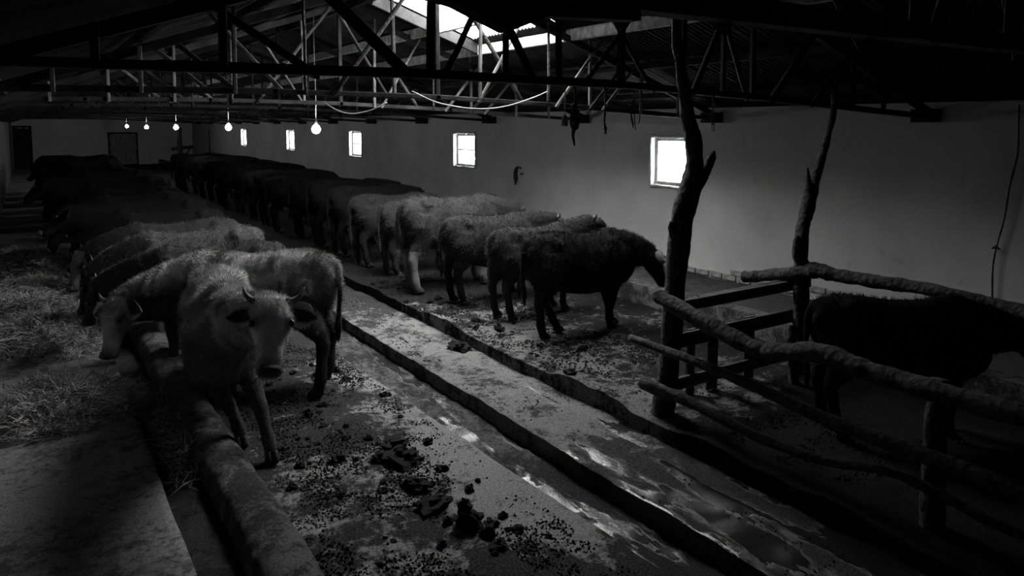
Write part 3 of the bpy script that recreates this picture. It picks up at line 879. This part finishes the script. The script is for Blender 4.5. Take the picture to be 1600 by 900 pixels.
# left row: the pale horned animal facing the camera, and the one eating behind it
LG, RG = 'cattle of the left row', 'cattle of the right row'
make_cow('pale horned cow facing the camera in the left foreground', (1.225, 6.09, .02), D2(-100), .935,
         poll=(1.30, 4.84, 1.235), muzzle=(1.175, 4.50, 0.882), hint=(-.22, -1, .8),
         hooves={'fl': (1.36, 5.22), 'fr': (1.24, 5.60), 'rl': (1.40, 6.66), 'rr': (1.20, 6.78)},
         coat=plain(.56, face=.85, legs=.06, under=.15, patch=.28, soil_shade=.86), horns=1.0, hw=1.22, belly=.86, fur=60000, voxel=.012, group=LG, hump=1.0, ear_tone=.07, ear_out=.25)
make_cow('pale cow with its head down at the trough behind the foremost cow', (1.74, 7.0, .02), D2(143), .965,
         poll=(.60, 7.36, .83), muzzle=(.50, 7.2, .38), hint=(-.9, -.6, .5),
         hooves={'rl': (2.05, 6.24), 'rr': (2.26, 6.62), 'fl': (1.30, 7.22), 'fr': (1.46, 7.46)},
         coat=plain(.52, face=.40, under=.06, legs=.03, patch=.22, soil_shade=.88), horns=.8, hw=1.12, neck=1.5, fur=60000, voxel=.013, group=LG)
make_cow('dark cow just behind the pale feeding cow, only its back in view', (1.52, 7.95, .02), D2(172), .93,
         poll=(.52, 8.35, .80), muzzle=(.42, 8.5, .40), hint=(-1, 0, .6), coat=plain(.04), horns=.6, fur=16000, group=LG)
make_cow('mid-grey cow with a lit rounded rump, third back in the left row', (1.52, 8.95, .02), D2(178), .96,
         poll=(.50, 9.2, .78), muzzle=(.42, 9.2, .36), hint=(-1, 0, .6), coat=plain(.07, face=.035), horns=.6, fur=18000, group=LG)
make_cow('dark cow with a pale forehead, fourth back in the left row', (1.5, 9.95, .02), D2(182), .95,
         poll=(.48, 10.1, .86), muzzle=(.36, 10.0, .46), hint=(-1, -.3, .5), coat=plain(.03, face=.14), fur=9000, group=LG)
far_a = make_cow('dark cow with a grey back, fifth back in the left row', (1.52, 11.0, .02), D2(180), .97,
         poll=(.50, 11.15, .86), muzzle=(.38, 11.1, .44), hint=(-1, 0, .5), coat=plain(.008), fur=5000, voxel=.02, group=LG)
far_b = make_cow('dark cow with its head raised, sixth back in the left row', (1.5, 12.1, .02), D2(184), 1.0,
         poll=(.42, 12.0, 1.22), muzzle=(.10, 11.95, .90), hint=(-.4, 0, 1), coat=plain(.007), fur=0, voxel=.02, group=LG)
NUM = ['seventh', 'eighth', 'ninth', 'tenth', 'eleventh', 'twelfth', 'thirteenth', 'fourteenth', 'fifteenth', 'sixteenth', 'seventeenth', 'eighteenth', 'nineteenth', 'twentieth']
yl = 13.25
for k in range(14):
    src = (far_a, far_b)[(k*7 + 1) % 3 == 0]
    copy_cow(src, 'black cow in shadow, %s back in the left row' % NUM[k], (1.5 + random.uniform(-.12, .12), yl, .02), D2(180 + random.uniform(-9, 9)), random.uniform(1.02, 1.14))
    yl += random.uniform(1.15, 1.6)

# right row, rumps to the aisle, heads to the manger
ZR = Z_RSTAND + .02
make_cow('nearest dark cow of the right row, head lowered beside the forked post', (4.98, 6.24, ZR), D2(-6), .865,
         poll=(5.78, 6.0, 1.0), muzzle=(5.97, 5.95, .60), hint=(.6, 0, .6), hooves={'rl': (4.72, 6.32), 'rr': (4.42, 6.16), 'fl': (5.42, 6.24), 'fr': (5.3, 6.12)},
         coat=plain(.022), fur=24000, voxel=.014, group=RG, fur_len=.05, ear_tone=.25, ear_outer=.16, tail_swing=.02)
make_cow('second cow of the right row, its head raised past the dark cow', (5.0, 7.12, ZR), D2(4), .84,
         poll=(5.92, 7.25, 1.22), muzzle=(6.2, 7.3, .93), hint=(-.2, 0, 1), coat=plain(.036), fur=18000, voxel=.015, group=RG, horns=.6, tail_swing=-.02)
make_cow('third cow of the right row with a pale edge on its rump', (4.95, 8.02, ZR), D2(-4), .875,
         poll=(5.92, 8.0, 1.15), muzzle=(6.2, 8.0, .84), hint=(.0, 0, 1), coat=plain(.034, legs=.018), fur=18000, voxel=.015, group=RG, horns=.7, tail_swing=.05)
make_cow('big cow with pale hind legs in the right row, taller than its neighbours', (4.92, 9.0, ZR), D2(-3), 1.0,
         poll=(5.98, 8.95, 1.15), muzzle=(6.25, 8.9, .8), hint=(.3, 0, 1), hooves={'rl': (4.30, 9.08), 'rr': (4.25, 8.78)},
         coat=plain(.036, legs=.16), fur=20000, voxel=.015, group=RG, horns=.6, tail_swing=.08)
make_cow('fifth cow of the right row with a lit back, left of the big cow', (4.95, 10.05, ZR), D2(2), .88,
         poll=(5.9, 10.1, 1.1), muzzle=(6.15, 10.1, .76), hint=(.3, 0, 1), coat=plain(.03), fur=12000, voxel=.017, group=RG)
fr_a = make_cow('sixth cow of the right row, the last with light on its back', (4.9, 11.0, ZR), D2(0), .90,
         poll=(5.9, 11.0, 1.1), muzzle=(6.15, 11.0, .76), hint=(.3, 0, 1), coat=plain(.024), fur=10000, voxel=.02, group=RG)
fr_b = make_cow('black cow in shadow, seventh back in the right row', (4.95, 12.1, ZR), D2(3), .95,
         poll=(5.92, 12.1, 1.2), muzzle=(6.2, 12.1, .87), hint=(0, 0, 1), coat=plain(.008), fur=0, voxel=.022, group=RG)
yr = 13.2
for k in range(13):
    copy_cow(fr_b, 'black cow in shadow, %s back in the right row' % NUM[k + 1], (4.95 + random.uniform(-.1, .1), yr, ZR), D2(random.uniform(-6, 6)), random.uniform(.96, 1.08))
    yr += random.uniform(.95, 1.35)
# the black animal in the pen
make_cow('black cow standing in the log pen on the right', (5.2, 2.84, ZR), D2(-38), .80,
         poll=(5.93, 2.36, .93), muzzle=(6.16, 2.16, .64), hint=(.4, -.3, 1), coat=plain(.008), fur=8000, voxel=.015, group='cattle in the pen', hump=.6, ear_tone=.006)

# ------------------------------------------------------------------ log pen
def log(name, label, ctrl, rads, n=70, mat='bark', cat='log rail', group=None, rough=.10, seed=1, sides=14):
    m = MB(); m.tube(curve_pts(ctrl, n), lerp_list(rads, n), n=sides, rough=rough, seed=seed)
    return tag(m.build(name, M[mat]), label, cat, group)
# forked post
t = empty('fence_post', (4.06, 4.05, .1)); tag(t, 'tall crooked forked post at the corner of the log pen', 'post', 'pen posts')
def rel(ps, o): return [tuple(Vector(p) - Vector(o)) for p in ps]
O = (4.06, 4.05, .1)
MB().tube(curve_pts(rel([(4.05,4.05,.05),(4.09,4.05,.30),(4.15,4.05,.78),(4.19,4.05,1.28),(4.23,4.05,1.63),(4.30,4.05,1.86),(4.36,4.05,2.06),(4.355,4.07,2.3),(4.33,4.10,2.47),(4.31,4.12,2.62),(4.26,4.13,2.9),(4.22,4.13,3.1),(4.20,4.13,3.75)], O), 80),
          lerp_list([.115,.085,.078,.08,.088,.088,.07,.062,.056,.05,.042,.038,.035], 80), n=14, rough=.09, seed=4).build('trunk', M['bark'], t)
MB().tube(curve_pts(rel([(4.29,4.05,1.78),(4.40,4.05,1.95),(4.50,4.05,2.06),(4.56,4.05,2.15),(4.585,4.05,2.19)], O), 24), lerp_list([.07,.06,.045,.03,.012], 24), n=10, rough=.12, seed=9).build('branch_stub', M['bark'], t)
MB().tube(rel([(4.17,4.05,1.55),(4.13,4.05,1.62),(4.12,4.05,1.66)], O), [.05,.035,.015], n=8, rough=.1).build('knot', M['bark'], t)
O2 = (5.78, 4.05, .1)
t = empty('fence_post', O2); tag(t, 'thin crooked branch post rising behind the pen to the truss', 'post', 'pen posts')
MB().tube(curve_pts(rel([(5.80,4.05,.05),(5.78,4.05,.5),(5.76,4.05,1.0),(5.75,4.05,1.4),(5.80,4.05,1.62),(5.86,4.05,1.8),(5.93,4.06,1.92),(6.06,4.08,2.14),(6.16,4.1,2.33),(6.25,4.12,2.5),(6.28,4.13,2.72)], O2), 70),
          lerp_list([.075,.07,.066,.062,.06,.062,.045,.038,.032,.03,.026], 70), n=12, rough=.10, seed=14).build('trunk', M['bark'], t)
for ps, rs in ([(5.84,4.05,1.78),(5.81,4.05,1.92),(5.80,4.05,2.02)], [.04,.025,.006]), ([(5.77,4.05,1.15),(5.70,4.05,1.26),(5.68,4.05,1.38),(5.69,4.05,1.42)], [.055,.045,.032,.012]):
    MB().tube(curve_pts(rel(ps, O2), 10), lerp_list(rs, 10), n=8, rough=.15, seed=2).build('broken_branch', M['bark'], t)
PG = 'log rails of the pen'
log('log_rail', 'thick bent bark-covered top rail on the near side of the pen',
    [(4.02,4.10,1.09),(4.02,3.97,1.06),(4.02,3.5,.965),(4.02,3.2,.91),(4.02,3.02,.92),(4.02,2.69,1.0),(4.02,2.45,.985),(4.02,2.24,.975),(4.02,1.9,.975),(4.02,1.3,.98),(4.02,.5,.98)],
    [.05,.06,.06,.058,.058,.06,.06,.058,.056,.056,.055], 110, group=PG, rough=.11, seed=21)
log('log_rail', 'straight pole, the middle rail on the near side of the pen',
    [(3.97,4.33,.70),(4.0,3.67,.68),(4.02,3.11,.64),(4.02,2.63,.605),(4.02,2.15,.60),(4.02,1.57,.60),(4.02,.5,.58)], [.03,.034,.038,.042,.045,.045,.045], 90, group=PG, rough=.07, seed=22)
log('log_rail', 'thin crooked bottom rail on the near side of the pen',
    [(3.98,4.2,.37),(4.02,3.73,.35),(4.02,3.1,.31),(4.02,2.62,.34),(4.02,2.22,.43),(4.02,1.93,.42),(4.02,1.6,.38),(4.02,.6,.4)], [.05,.042,.034,.03,.028,.028,.028,.03], 90, group=PG, rough=.13, seed=23)
log('log_rail', 'thick log rail at the back of the pen above the black cow',
    [(5.68,4.62,.95),(5.70,4.45,.985),(5.72,4.12,1.06),(5.74,3.90,1.125),(5.76,3.7,1.115),(5.78,3.4,1.115),(5.8,3.1,1.125),(5.8,2.7,1.12),(5.8,2.2,1.08),(5.8,1.4,1.06)],
    [.05,.055,.066,.07,.06,.055,.052,.05,.055,.055], 100, group=PG, rough=.11, seed=24)
# knee post carrying the near rails farther along
log('fence_post', 'short dark post under the near rails of the pen', [(4.14,2.02,.08),(4.14,2.03,.5),(4.13,2.02,1.0)], [.07,.06,.055], 30, cat='post', group='pen posts', seed=31)
log('fence_post', 'short stake standing inside the pen next to its gate boards', [(5.52,3.9,.08),(5.48,3.92,.4),(5.5,3.95,.66)], [.05,.045,.03], 20, cat='post', group='pen posts', seed=32)
def board(label, a, b, w, h):
    return tag(MB().beam(a, b, w, h, bev=.005).build('fence_board', M['board'], None, False), label, 'board', 'boards of the pen end')
board('heavy split top board across the end of the pen', (4.30, 4.15, .945), (6.02, 4.15, .945), .05, .09)
board('thin lath lying against the heavy top board of the pen', (4.62, 4.205, .975), (6.0, 4.21, .985), .05, .018)
board('thin middle board across the end of the pen', (4.18, 4.15, .66), (5.82, 4.15, .66), .028, .12)
board('bottom board across the end of the pen', (4.2, 4.16, .30), (5.75, 4.16, .30), .03, .10)
for i, (x, lab) in enumerate([(4.52, 'upright board next to the forked post at the pen end'), (4.78, 'wider upright board left of the middle of the pen end'), (5.25, 'upright board right of the middle of the pen end')]):
    board(lab, (x, 4.195, .16), (x, 4.195, .72), .13 if i else .09, .025)

# ------------------------------------------------------------------ hay and dung
def blades(P, Dv, ln, wd):
    P = np.asarray(P); n = len(P)
    sd = np.cross(Dv, RNG.normal(0, 1, (n, 3))); sd /= np.linalg.norm(sd, axis=1, keepdims=True)
    bend = RNG.normal(0, .15, (n, 3))*ln[:, None]
    a = P - sd*wd[:, None]; b = P + sd*wd[:, None]; m1 = P + Dv*ln[:, None]*.5 + bend; e = P + Dv*ln[:, None]
    V = np.stack([a, b, m1 + sd*wd[:, None], m1 - sd*wd[:, None], e], 1).reshape(-1, 3)
    k = np.arange(n)*5
    return V, [(i, i+1, i+2, i+3) for i in k] + [(i+3, i+2, i+4) for i in k]
def hay_heap(label, cx, cy, rx, ry, h, n, z0):
    def hz(x, y):
        q = ((x-cx)/rx)**2 + ((y-cy)/ry)**2
        return z0 + h*np.clip(1-q, 0, 1)**.7 * (.55 + .9*NZ.fbm(x*5, y*5, 4)) - .01
    gx, gy = np.meshgrid(np.linspace(max(cx-rx, XL + .02), cx+rx, 40), np.linspace(cy-ry, cy+ry, 40), indexing='ij')
    gz = hz(gx, gy)
    b = MB(); b.v = [tuple(map(float, p)) for p in zip(gx.ravel(), gy.ravel(), gz.ravel())]
    b.f = [(i*40+j, (i+1)*40+j, (i+1)*40+j+1, i*40+j+1) for i in range(39) for j in range(39) if max(b.v[i*40+j][2], b.v[(i+1)*40+j+1][2]) > z0 - .005]
    th = RNG.random(n)*6.283; rr_ = np.sqrt(RNG.random(n))*1.12
    x = cx + np.cos(th)*rr_*rx; y = cy + np.sin(th)*rr_*ry
    x = np.clip(x, XL + .03, .95)
    z = hz(x, y) + RNG.random(n)*.03 + .006
    Dv = RNG.normal(0, 1, (n, 3)); Dv[:, 2] *= .35; Dv /= np.linalg.norm(Dv, axis=1, keepdims=True)
    V, F = blades(np.stack([x, y, z], 1), Dv, RNG.uniform(.05, .24, n), RNG.uniform(.002, .0042, n))
    nm_ = len(b.f); b.add(V, F)
    b.v = [(p[0], p[1], max(p[2], z0 + .002)) for p in b.v]
    me = b.mesh('hay_heap', False); me.materials.append(M['hay']); me.materials.append(M['straw'])
    if len(me.polygons) == len(b.f): me.polygons.foreach_set('material_index', [0]*nm_ + [1]*(len(b.f) - nm_))
    o = obj('hay_heap', me, None)
    return tag(o, label, 'hay', 'hay on the feed alley', 'stuff')
hay_heap('loose hay heap on the feed alley nearest the camera', .12, 6.95, .55, .62, .13, 8000, Z_ALLEY)
hay_heap('tall hay heap before the head of the pale feeding cow', .15, 9.3, .52, .9, .22, 7000, Z_ALLEY)
hay_heap('hay heap along the wall in the middle of the feed alley', -.05, 11.6, .55, 1.1, .2, 5000, Z_ALLEY)
hay_heap('far hay heap fading into the dark of the feed alley', -.05, 14.8, .55, 1.7, .2, 4000, Z_ALLEY)
hay_heap('chewed hay left in the trough beside the kerb', .82, 6.2, .2, .9, .05, 1500, Z_TROUGH + .02)
# loose straws
n = 900
x = RNG.uniform(-.5, .6, n); y = RNG.uniform(3.2, 9, n)
Dv = RNG.normal(0, 1, (n, 3)); Dv[:, 2] *= .08; Dv /= np.linalg.norm(Dv, axis=1, keepdims=True)
V, F = blades(np.stack([x, y, np.full(n, Z_ALLEY + .014)], 1), Dv, RNG.uniform(.03, .12, n), np.full(n, .0018))
b = MB(); b.add(V, F); tag(b.build('loose_straw', M['straw'], None, False), 'loose straws scattered over the feed alley floor', 'straw', None, 'stuff')

from mathutils import noise as mnoise
def clod_mesh(seed, n=11, m=16):
    b = MB(); off = Vector((seed*7.3, seed*3.1, 0))
    for i in range(n + 1):
        for j in range(m):
            th = math.pi*i/n; a = 2*math.pi*j/m
            v = Vector((math.sin(th)*math.cos(a), math.sin(th)*math.sin(a), math.cos(th)))
            q = .85 + .55*mnoise.noise(v*1.3 + off) + .4*mnoise.noise(v*3.0 + off) + .22*mnoise.noise(v*6.5 + off)
            b.v.append(tuple(v*q))
    for i in range(n):
        for j in range(m): b.f.append((i*m+j, (i+1)*m+j, (i+1)*m+(j+1) % m, i*m+(j+1) % m))
    return b.mesh('dung_clod', False)
CM = [clod_mesh(k) for k in range(6)]
def gz_stand(x, y):
    if x < 2.75: return float(dung_height(np.array(x), np.array(y), .52, .035, 2.0) * np.clip((2.65 - x)/.5, .15, 1))
    if x < 3.12: return Z_GUT
    if x < 3.6: return Z_AISLE
    if x < 3.87: return Z_CHAN + .02
    return Z_RSTAND + float(dung_height(np.array(x), np.array(y), .5, .04, 1.8))
def clod(label, x, y, r, hz=.6, group=None, seed=0):
    o = obj('dung_clod', CM[seed % 6], M['dung'])
    o.location = (x, y, gz_stand(x, y) + r*hz*.35); o.scale = (r, r*random.uniform(.8, 1.1), r*hz); o.rotation_euler = (0, 0, random.uniform(0, 6.28))
    return tag(o, label, 'dung clod', group)
clod('biggest black dung clod on the pale dry concrete in front', 2.10, 3.65, .10, .75, seed=0)
clod('block of dung perched on the biggest clod', 2.085, 3.70, .055, 1.0, seed=1).location.z += .085
clod('small round dung clod to the right of the biggest clod', 2.34, 3.67, .036, .7, seed=2)
clod('flat dung clod farthest right on the pale concrete', 2.32, 3.49, .05, .5, seed=3)
clod('ragged dung clod between the biggest and the right ones', 2.22, 3.61, .05, .5, seed=4)
clod('wide dung pat left of the biggest clod', 2.03, 4.02, .13, .3, seed=5)
clod('round dung lump behind the wide pat', 2.06, 4.27, .075, .6, seed=1)
clod('tall dung heap in the middle of the left stand', 2.14, 4.72, .15, .45, seed=2)
clod('low dung heap behind the middle heap', 2.2, 4.98, .12, .35, seed=3)
clod('dung lump against the side channel kerb under the right row', 3.70, 6.66, .13, .5, seed=4)
gl = 'black dung clod scattered over the trodden left stand'
for k in range(70):
    x = min(2.6, max(1.36, random.gauss(1.95, .33))); y = random.uniform(3.3, 7.2)
    clod(gl, x, y, random.choice((.02, .025, .03, .04, .055)), random.uniform(.4, .8), 'dung clods on the left stand', k)
gr = 'dung clod lying behind the hooves of the right row'
for k in range(45):
    clod(gr, random.uniform(3.93, 4.55), random.uniform(5.0, 10.5), random.choice((.025, .03, .045, .06)), random.uniform(.4, .7), 'dung clods on the right stand', k)
def litter(name, label, xr, yr_, n, big):
    b = MB()
    tet = [(0,0,1),(.9,0,-.3),(-.45,.8,-.3),(-.45,-.8,-.3),(.3,.5,.7)]
    for _ in range(n):
        x = random.uniform(*xr); y = random.uniform(*yr_)
        if float(NZ.fbm(np.array(x*4.0 + 3), np.array(y*4.0), 5)) < random.uniform(.44, .60) or x > 2.3 and 3.5 < y < 4.9 and random.random() < .85: continue
        r = random.uniform(.005, big)*random.uniform(.5, 1); a = random.uniform(0, 6.28); ca, sa = math.cos(a), math.sin(a); z = gz_stand(x, y)
        b.add([(x + (px*ca - py*sa)*r, y + (px*sa + py*ca)*r, z + pz*r*.7 + r*.15) for px, py, pz in tet], [(0,1,4),(4,1,2),(0,4,2),(0,2,3),(0,3,1),(1,3,2)])
    tag(b.build(name, M['dung'], None, False), label, 'dung', None, 'stuff')
litter('dung_litter', 'crumbled dung trodden over the left stand', (1.22, 2.62), (2.6, 9), 34000, .017)
litter('dung_litter', 'crumbled dung along the edge of the right stand', (3.9, 5.2), (2.5, 11), 12000, .024)
litter('dung_litter', 'crumbled dung lying on the middle aisle', (3.14, 3.85), (2.2, 10), 2500, .015)

# ------------------------------------------------------------------ hanging things
def rope(name, label, ctrl, r, mat, cat, group=None, n=30, rough=.1):
    m = MB(); m.tube(curve_pts(ctrl, n), r, n=7, rough=rough, seed=len(label)); return tag(m.build(name, M[mat]), label, cat, group)
rope('electric_cable', 'long pale cable sagging between two trusses left of the roof light', [(3.42,7.14,2.75),(3.7,7.12,2.64),(4.04,7.12,2.585),(4.35,7.12,2.58),(4.63,7.12,2.62),(4.95,7.12,2.71),(5.17,7.13,2.79)], .008, 'cord', 'cable')
rope('electric_cable', 'short pale cable looping beside the nearest bulb', [(2.45,7.13,2.63),(2.58,7.12,2.55),(2.74,7.12,2.51),(2.95,7.12,2.55),(3.13,7.13,2.63)], .006, 'cord', 'cable')
L = empty('lamp_holder', (3.2, 4.20, 2.42)); tag(L, 'small bell-shaped lamp holder hanging by a cord from the truss', 'lamp holder')
lathe([(.022,-.03),(.026,-.02),(.024,.02),(.018,.04),(.008,.05)]).build('holder', M['frame'], L)
MB().tube([(0,0,.045),(.004,0,.15),(0,0,.27)], .004, n=6).build('cord', M['cord'], L)
L = empty('rope_bundle', (3.29, 4.20, 2.62)); tag(L, 'knotted bundle of old rope hanging from the truss beside the lamp holder', 'rope')
MB().tube(curve_pts([(0,0,.05),(.005,0,-.05),(-.005,0,-.12),(.01,0,-.2),(-.005,.01,-.28),(0,0,-.37)], 24), lerp_list([.008,.01,.02,.026,.014,.004], 24), n=8, rough=.25).build('strand', M['rope'], L)
MB().tube(curve_pts([(0,0,-.10),(.035,0,-.13),(.045,.01,-.2),(.02,.0,-.25),(0,0,-.2)], 20), .008, n=7, rough=.2).build('loop', M['rope'], L)
MB().tube(curve_pts([(0,0,-.10),(-.03,0,-.15),(-.035,0,-.21),(-.01,0,-.26)], 16), .009, n=7, rough=.2).build('loop', M['rope'], L)
L = empty('rope_tassel', (3.57, 4.20, 2.6)); tag(L, 'short frayed rope end hanging alone from the truss', 'rope')
MB().tube(curve_pts([(0,0,.09),(.004,0,-.08),(-.003,0,-.16),(.0,0,-.2)], 14), .007, n=7, rough=.2).build('strand', M['rope'], L)
for k in range(5): MB().tube([(0,0,-.19),(random.uniform(-.012,.012),random.uniform(-.01,.01),-.23),(random.uniform(-.022,.022),random.uniform(-.01,.01),-.27)], [.006,.005,.002], n=5).build('frayed_end', M['rope'], L)
for (x, z0, lab) in ((3.88, 2.6, 'wisps of twine hanging left of the big window'), (4.73, 2.58, 'wisps of twine hanging right of the forked post')):
    L = empty('twine_wisp', (x, 4.20, z0)); tag(L, lab, 'twine')
    for k in range(4):
        dx = random.uniform(-.05, .05)
        MB().tube(curve_pts([(dx*.2,0,.06),(dx*.8,0,-.03),(dx,.01,-.12),(dx*.6,0,-random.uniform(.16,.24))], 10), .004, n=5, rough=.2).build('strand', M['rope'], L)
wr_ = empty('wall_wire', (8.14, 3.4, 1.4)); tag(wr_, 'knotted wire hanging down the plaster wall at the right edge', 'wire')
MB().tube(curve_pts(rel([(8.16,3.37,2.6),(8.16,3.37,2.45),(8.16,3.36,2.12),(8.15,3.41,1.8),(8.15,3.44,1.47),(8.15,3.5,1.16),(8.15,3.52,.94),(8.16,3.51,.55)], (8.14,3.4,1.4)), 60), .008, n=6, rough=.25).build('strand', M['rope'], wr_)
MB().tube(rel([(8.15,3.54,1.15),(8.14,3.5,1.17),(8.15,3.46,1.15)], (8.14,3.4,1.4)), [.008,.02,.006], n=7, rough=.2).build('knot', M['rope'], wr_)
hk = empty('harness_strap', (8.19, 12.2, 1.4)); tag(hk, 'dark curved strap hung on the plaster between the two near windows', 'strap')
MB().tube(curve_pts([(-.02,-.06,.14),(-.03,.05,.16),(-.03,.12,.06),(-.03,.11,-.08),(-.02,.14,-.2)], 20), lerp_list([.02,.035,.05,.055,.012], 20), n=8, rough=.2, squash=.5).build('strap', M['rope'], hk)
MB().tube([(.02,-.08,.03),(-.04,-.08,.03)], .02, n=8).build('nail', M['metal'], hk)
# far forked stand with a bracket
fp = empty('forked_stand', (6.4, 40.0, .15)); tag(fp, 'dark wooden post with a bracket arm before the far wall', 'post')
MB().tube(curve_pts([(0,0,0),(.02,0,.6),(-.02,0,1.2),(.04,0,2.1)], 20), lerp_list([.14,.13,.12,.07], 20), n=10, rough=.1).build('post', M['bark'], fp)
MB().beam((-.4,0,1.05), (.6,0,1.15), .14, .16).build('arm', M['wood'], fp, False)
MB().beam((.1,0,.55), (.5,0,1.1), .07, .07).build('brace', M['wood'], fp, False)
